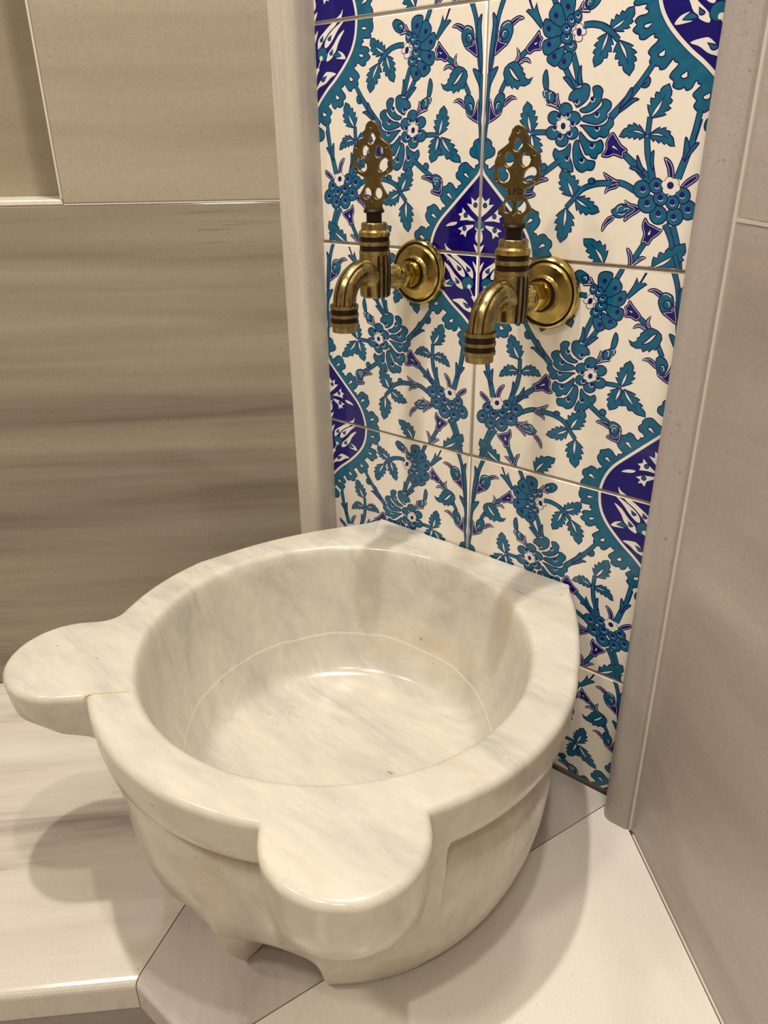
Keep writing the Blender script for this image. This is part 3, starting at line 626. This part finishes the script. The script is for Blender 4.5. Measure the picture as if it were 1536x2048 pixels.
def lerp_tab(tab, x):
    for (x0, y0), (x1, y1) in zip(tab, tab[1:]):
        if (x - x0) * (x - x1) <= 0: t = (x - x0) / (x1 - x0); return y0 + (y1 - y0) * t
    return tab[0][1] if (x - tab[0][0]) * (tab[1][0] - tab[0][0]) < 0 else tab[-1][1]
def sm(t): t = max(0.0, min(1.0, t)); return t * t * (3 - 2 * t)
n = len(OUT); verts = []; faces = []
ND = []
for i in range(n):
    a, b = OUT[i - 1], OUT[(i + 1) % n]; d = Vector((b[0] - a[0], b[1] - a[1])).normalized(); ND.append(Vector((-d.y, d.x)))      # points inward
ANG = [ang(p) for p in OUT]; PR = [plain_r(a) for a in ANG]
EXT = [max(0.0, hypot(p[0] - BC.x, p[1] - BC.y) - r) for p, r in zip(OUT, PR)]
rings = []
def ring(fn):
    i0 = len(verts)
    for i in range(n): verts.append(fn(i))
    rings.append(i0)
def polar(i, r, z): return (BC.x + r * cos(radians(ANG[i])), BC.y + r * sin(radians(ANG[i])), z)
RI = 0.1775
for r, z in ((0.012, 0.0945), (0.04, 0.0948), (0.075, 0.0955), (0.105, 0.0965), (0.118, 0.0975), (0.1265, 0.0992), (0.1325, 0.1022), (0.1372, 0.1070), (0.1412, 0.1140), (0.1470, 0.128), (0.1530, 0.146), (0.1585, 0.166), (0.1635, 0.187), (0.1685, 0.210), (0.1718, 0.226), (0.1738, 0.2345), (RI - 0.0015, 0.2380), (RI + 0.0008, 0.2395), (RI + 0.0035, ZR)):
    ring(lambda i, r=r, z=z: polar(i, r, z))
ring(lambda i: polar(i, RI + 0.010, ZR)); ring(lambda i: polar(i, RI + 0.018, ZR))
ED = 0.0065
def edge(i):                                                      # rounding of the rim edge; none where it meets the wall
    p = OUT[i]; c = min(hypot(p[0] - 0.124, p[1]), hypot(p[0] + 0.118, p[1]))
    return 0.0005 if 60.4 < ANG[i] < 119.9 else max(0.0005, ED * sm(c / 0.03))
for k in range(6):
    t = pi / 2 * k / 5
    ring(lambda i, t=t: (OUT[i][0] + ND[i].x * edge(i) * (1 - sin(t)), min(-0.001, OUT[i][1] + ND[i].y * edge(i) * (1 - sin(t))), ZR - ED * (1 - cos(t))))
SCOOPS = ((-66.0, 13.2), (-92.5, 13.2))
def scoop(a):
    v = 0.0
    for c, w in SCOOPS:
        d = abs((a - c + 180) % 360 - 180)
        if d < w: v = max(v, cos(d / w * pi / 2) ** 0.85)
    return v
def groove(i):
    """carved recess under the rim, left out beside the lugs and at the back"""
    a = ANG[i]; g = 1.0
    for c in (225.5, 314.5):
        d = abs((a - c + 180) % 360 - 180); g *= sm((d - (20.0 if (c > 300 and (a - c) % 360 < 180) else 15.6)) / 0.8)
    if 40 < a < 140: g = 0
    return g
PROF = [(0.232, 1.0), (0.210, 0.993), (0.199, 0.984), (0.1955, 0.976), (0.1938, 0.955), (0.1930, 0.905), (0.190, 0.884), (0.179, 0.884), (0.171, 0.902), (0.162, 0.928), (0.145, 0.936), (0.12, 0.934), (0.095, 0.922), (0.07, 0.900), (0.05, 0.872), (0.035, 0.846), (0.022, 0.818), (0.012, 0.792), (0.005, 0.772), (0.0008, 0.762)]
FLUSH = [(0.232, 1.0), (0.205, 0.992), (0.19, 0.982), (0.16, 0.966), (0.12, 0.940), (0.07, 0.900), (0.022, 0.818), (0.0, 0.762)]
LUGF = [(0.24, 1.0), (0.20, 0.985), (0.19, 0.965), (0.18, 0.92), (0.17, 0.84), (0.158, 0.70), (0.145, 0.50), (0.13, 0.29), (0.115, 0.12), (0.10, 0.0)]
LUGL = [(0.24, 1.0), (0.213, 0.99), (0.206, 0.95), (0.201, 0.85), (0.197, 0.62), (0.194, 0.35), (0.19, 0.16), (0.18, 0.06), (0.165, 0.0)]
for z, s in PROF:
    def fn(i, z=z, s=s):
        g = groove(i); sc_ = s * g + lerp_tab(FLUSH, z) * (1 - g)
        r = PR[i] * sc_ + EXT[i] * (lerp_tab(LUGF if ANG[i] > 270 else LUGL, z) if z > 0.1 else 0.0)
        k = scoop(ANG[i]); r -= 0.034 * k * sm((0.10 - z) / 0.085)
        zz = z + 0.027 * k * sm((0.04 - z) / 0.04)
        x, y, _ = polar(i, r, 0)
        if 60.4 < ANG[i] < 119.9: y = -0.0022 if z > 0.1 else -0.0022 - (0.1 - z) * 0.35
        return (x, min(y, -0.0015), zz)
    ring(fn)
for f in (0.85, 0.6, 0.25, 0.05):
    def fn(i, f=f):
        k = scoop(ANG[i]); r = (PR[i] * 0.762 - 0.034 * k) * f; x, y, _ = polar(i, r, 0)
        return (x, min(y, -0.02), 0.0008 + 0.027 * k * sm((f - 0.3) / 0.6))
    ring(fn)
for a, b in zip(rings, rings[1:]):
    for i in range(n): j = (i + 1) % n; faces.append((a + i, a + j, b + j, b + i))
for i0, z in ((rings[0], 0.0945), (rings[-1], 0.0008)):
    verts.append((BC.x, BC.y, z)); c = len(verts) - 1
    for i in range(n): faces.append((i0 + i, i0 + (i + 1) % n, c))
basin = mesh_obj('marble_basin', verts, faces, M_BASIN, None, None, True)
bm = bmesh.new(); bm.from_mesh(basin.data); bmesh.ops.recalc_face_normals(bm, faces=bm.faces); bm.to_mesh(basin.data); bm.free()
basin.data.set_sharp_from_angle(angle=radians(50))
basin.location = (BC.x, BC.y, 0); basin.data.transform(Matrix.Translation((-BC.x, -BC.y, 0)))
tag(basin, 'carved white marble wash basin with two rounded lugs and scooped foot on the bench', 'basin')
M_EPOXY = plain('amber_resin', (0.66, 0.50, 0.22), 0.3)
def seam(pts, w, z, mat, name):
    q = catmull(pts, False, 4); V = []; F = []
    for i, p in enumerate(q):
        a = q[max(i - 1, 0)]; b = q[min(i + 1, len(q) - 1)]; d = Vector((b[0] - a[0], b[1] - a[1])).normalized(); h = w * (0.6 + 0.4 * sin(i * 1.7)) / 2
        V += [(p[0] - d.y * h, p[1] + d.x * h, z), (p[0] + d.y * h, p[1] - d.x * h, z)]
    for i in range(len(q) - 1): F.append((2 * i, 2 * i + 1, 2 * i + 3, 2 * i + 2))
    o = mesh_obj(name, V, F, mat, basin); o.location = (-BC.x, -BC.y, 0); return o
seam([(-0.1015, -0.4055), (-0.093, -0.395), (-0.084, -0.386), (-0.0765, -0.3785)], 0.0016, ZR + 0.00025, M_EPOXY, 'mended_crack')

# ------------------------------------------------------------------ brass taps
def lathe(name, prof, mats, parent, axis='Z', seg=40, midx=None, flute=None, center=(0, 0, 0)):
    """surface of revolution; prof = (radius, height, material); flute(k) may scale the radius and set a material by angle"""
    V = []; F = []; MI = []
    for r, h, m in prof:
        for k in range(seg):
            rr = r * (flute(k, h)[0] if flute else 1.0); a = 2 * pi * k / seg; x, y = rr * cos(a), rr * sin(a)
            V.append((x + center[0], y + center[1], h + center[2]) if axis == 'Z' else (x + center[0], -h + center[1], y + center[2]))
    for j in range(len(prof) - 1):
        for k in range(seg):
            k2 = (k + 1) % seg; F.append((j * seg + k, j * seg + k2, (j + 1) * seg + k2, (j + 1) * seg + k))
            MI.append(flute(k, prof[j][1])[1] if flute and flute(k, prof[j][1])[1] is not None else prof[j][2])
    for j in (0, len(prof) - 1):
        F.append(tuple(j * seg + k for k in range(seg))); MI.append(prof[j][2])
    o = mesh_obj(name, V, F, mats, parent, MI, True)
    bm = bmesh.new(); bm.from_mesh(o.data); bmesh.ops.recalc_face_normals(bm, faces=bm.faces); bm.to_mesh(o.data); bm.free()
    o.data.set_sharp_from_angle(angle=radians(32)); return o
def tube(name, path, rad, mats, parent, seg=28, flute=None):
    P = [Vector(p) for p in path]; V = []; F = []; MI = []
    up = Vector((1, 0, 0))
    for i, p in enumerate(P):
        d = (P[min(i + 1, len(P) - 1)] - P[max(i - 1, 0)]).normalized(); s = up; t = d.cross(s).normalized(); r = rad[i] if isinstance(rad, list) else rad
        for k in range(seg):
            a = 2 * pi * k / seg; f = flute(k, i) if flute else (1, 0); V.append(p + (s * cos(a) + t * sin(a)) * r * f[0])
    for i in range(len(P) - 1):
        for k in range(seg):
            k2 = (k + 1) % seg; F.append((i * seg + k, i * seg + k2, (i + 1) * seg + k2, (i + 1) * seg + k)); MI.append(flute(k, i)[1] if flute else 0)
    F.append(tuple(range(seg))); F.append(tuple((len(P) - 1) * seg + k for k in range(seg))); MI += [0, 0]
    o = mesh_obj(name, V, F, mats, parent, MI, True)
    bm = bmesh.new(); bm.from_mesh(o.data); bmesh.ops.recalc_face_normals(bm, faces=bm.faces); bm.to_mesh(o.data); bm.free()
    o.data.set_sharp_from_angle(angle=radians(40)); return o
HX, HY = 1.09e-4, 9.4e-5
def handle_mesh(name):
    cu = bpy.data.curves.new(name, 'CURVE'); cu.dimensions = '2D'; cu.fill_mode = 'BOTH'; cu.extrude = 0.0022; cu.bevel_depth = 0.0005; cu.bevel_resolution = 1; cu.offset = -0.0004
    half = [(0, 78), (26, 86), (48, 112), (54, 140), (72, 180), (66, 208), (98, 236), (146, 272), (152, 306), (168, 352), (160, 386), (172, 430), (164, 496), (112, 532), (66, 558), (56, 590), (76, 632), (128, 724), (104, 744), (82, 760), (68, 796), (74, 836)]
    outl = [(x, y) for x, y in half] + [(-x, y) for x, y in half[::-1] if x > 0]
    def spl(pts):
        s = cu.splines.new('POLY'); s.points.add(len(pts) - 1); s.use_cyclic_u = True
        for q_, (x, y) in zip(s.points, pts): q_.co = (x * HX, (836 - y) * HY, 0, 1)
    spl(outl)
    def hole(cx, cy, rx, ry, rot=0, m=16, egg=0.0):
        pts = []
        for k in range(m):
            a = 2 * pi * k / m; x, y = rx * cos(a) * (1 + egg * sin(a)), ry * sin(a); pts.append((cx + x * cos(rot) - y * sin(rot), cy + x * sin(rot) + y * cos(rot)))
        spl(pts)
    hole(0, 224, 36, 50, 0, 16, 0.25)
    for s in (1, -1):
        hole(s * 62, 334, 40, 54); hole(s * 98, 446, 47, 66, s * 0.55); hole(s * 49, 690, 40, 52)
        hole(s * 132, 290, 11, 13, 0, 8); hole(s * 143, 484, 11, 13, 0, 8)
    hole(0, 126, 11, 13, 0, 8); hole(0, 748, 11, 13, 0, 8)
    tmp = bpy.data.objects.new(name, cu); COL.objects.link(tmp); dg = bpy.context.evaluated_depsgraph_get(); dg.update()
    me = bpy.data.meshes.new_from_object(tmp.evaluated_get(dg)); bpy.data.objects.remove(tmp); me.name = name
    me.transform(Matrix.Rotation(pi / 2, 4, 'X')); me.materials.clear(); me.materials.append(M_BRONZE); return me
HANDLE = handle_mesh('handle')
def text_mesh(name, s, size):
    cu = bpy.data.curves.new(name, 'FONT'); cu.body = s; cu.size = size; cu.extrude = 0.00012; cu.offset = 0.00008; cu.align_x = 'CENTER'; cu.align_y = 'CENTER'; cu.space_character = 1.2
    tmp = bpy.data.objects.new(name, cu); COL.objects.link(tmp); dg = bpy.context.evaluated_depsgraph_get(); dg.update()
    me = bpy.data.meshes.new_from_object(tmp.evaluated_get(dg)); bpy.data.objects.remove(tmp)
    me.transform(Matrix.Rotation(pi / 2, 4, 'X')); me.materials.clear(); me.materials.append(M_DARK); return me
BR = [M_BRASS, M_DARK, M_BRIGHT]
def tap(x, zc, D, turn, label, lettered):
    """origin on the tile face at the centre of the rose; y is negative away from the wall"""
    t = tag(empty('brass_tap', (x, -0.0012, zc)), label, 'tap', 'brass taps on the tiled wall')
    lathe('rose', [(0.0312, 0, 2), (0.0312, 0.003, 2), (0.0302, 0.0055, 2), (0.0285, 0.0065, 1), (0.0268, 0.0058, 1), (0.0262, 0.0062, 2), (0.0245, 0.0082, 2), (0.021, 0.0092, 2), (0.0165, 0.0105, 2), (0.0148, 0.0125, 2), (0.0145, 0.0145, 1), (0.0125, 0.0150, 2), (0.0122, 0.0195, 2)], BR, t, 'Y', 56)
    lathe('neck', [(0.0108, 0.019, 2), (0.0112, 0.021, 2), (0.0115, 0.023, 2)], BR, t, 'Y', 32)
    hx = lathe('hexagon_nut', [(0.0095, 0.0225, 2), (0.0122, 0.0240, 2), (0.0122, 0.0315, 2), (0.0095, 0.0330, 2)], BR, t, 'Y', 6)
    hx.data.polygons.foreach_set('use_smooth', [False] * len(hx.data.polygons))
    lathe('ball_joint', [(0.0085, 0.0325, 2), (0.0106, 0.0355, 2), (0.0114, 0.0395, 2), (0.0106, 0.044, 2), (0.0090, 0.048, 2), (0.0088, 0.056, 2), (0.0088, 0.062, 2)], BR, t, 'Y', 32)
    def fl(k, h):
        a = (360 * k / 72) % 360                                   # 90 faces the wall, 270 the room
        inlay = (k % 4) in (0, 1) and (a > 318 or a < 222) and h < 0.0232
        return (0.965 if inlay else 1.0, 1 if inlay else None)
    lathe('valve_body', [(0.0128, -0.0140, 0), (0.0141, -0.0125, 0), (0.0146, -0.004, 0), (0.0148, 0.008, 0), (0.0146, 0.016, 0), (0.0141, 0.0232, 0), (0.0138, 0.0235, 0)], BR, t, 'Z', 72, None, fl, (0, -D, 0))
    lathe('bonnet', [(r_, h_ - 0.003, m_) for r_, h_, m_ in [(0.0138, 0.0265, 0), (0.0142, 0.0268, 0), (0.0142, 0.0300, 0), (0.0136, 0.0303, 1), (0.0136, 0.0345, 1), (0.0142, 0.0348, 0), (0.0142, 0.0380, 0), (0.0136, 0.0383, 1), (0.0136, 0.0422, 1), (0.0143, 0.0425, 2), (0.0145, 0.0440, 2), (0.0141, 0.0462, 2), (0.0122, 0.0478, 0), (0.0119, 0.0480, 0), (0.0119, 0.0528, 0), (0.0112, 0.0540, 0), (0.008, 0.0542, 1)]], BR, t, 'Z', 48, None, None, (0, -D, 0))
    lathe('spindle', [(0.0070, 0.0505, 1), (0.0070, 0.0585, 1), (0.0092, 0.0595, 1), (0.0096, 0.0608, 1), (0.0088, 0.0622, 1)], BR, t, 'Z', 32, None, None, (0, -D, 0))
    path = catmull([(0.0, 0.0), (0.012, 0.0085), (0.0225, 0.0095), (0.0335, 0.0050), (0.0408, -0.0045), (0.0432, -0.0165), (0.0435, -0.0230)], False, 5)
    nP = len(path)
    def sf(k, i):
        a = 360 * k / 48; f = i / nP
        g = (k % 6) == 0 and f > 0.30 and i < nP - 2
        return (0.945 if g else 1.0, 1 if g else 0)
    rads = [0.0122 - 0.0018 * sm(i / (nP * 0.5)) for i in range(nP)]
    tube('spout', [(0, -D - p[0], p[1]) for p in path], rads, BR, t, 48, sf)
    lathe('outlet_collar', [(0.0105, -0.0155, 1), (0.0128, -0.0152, 0), (0.0130, -0.0182, 0), (0.0124, -0.0185, 1), (0.0124, -0.0228, 1), (0.0130, -0.0231, 0), (0.0130, -0.0258, 0), (0.0124, -0.0261, 1), (0.0124, -0.0298, 1), (0.0130, -0.0301, 0), (0.0130, -0.0330, 0), (0.0116, -0.0340, 0), (0.0114, -0.0390, 0), (0.0100, -0.0392, 1), (0.0098, -0.0300, 1)], BR, t, 'Z', 44, None, None, (0, -D - 0.0435, 0))
    h = link(bpy.data.objects.new('handle', HANDLE), t); h.location = (0, -D, 0.0615); h.rotation_euler = (0, 0, turn)
    tag(h, 'pierced dark bronze tap key')
    if lettered:
        tx = link(bpy.data.objects.new('lettering', text_mesh('lettering', 'LPD', 0.0060)), h); tx.location = (0.0004, -0.00275, (836 - 576) * HY)
    return t
tap(-0.0670, 0.5280, 0.0690, radians(14), 'antique brass tap with plain unlettered key, farther from the grey speckled marble strip', False)
tap(0.0755, 0.5215, 0.0645, radians(10), 'antique brass tap with three letters stamped on its pierced key, beside the grey speckled strip', True)
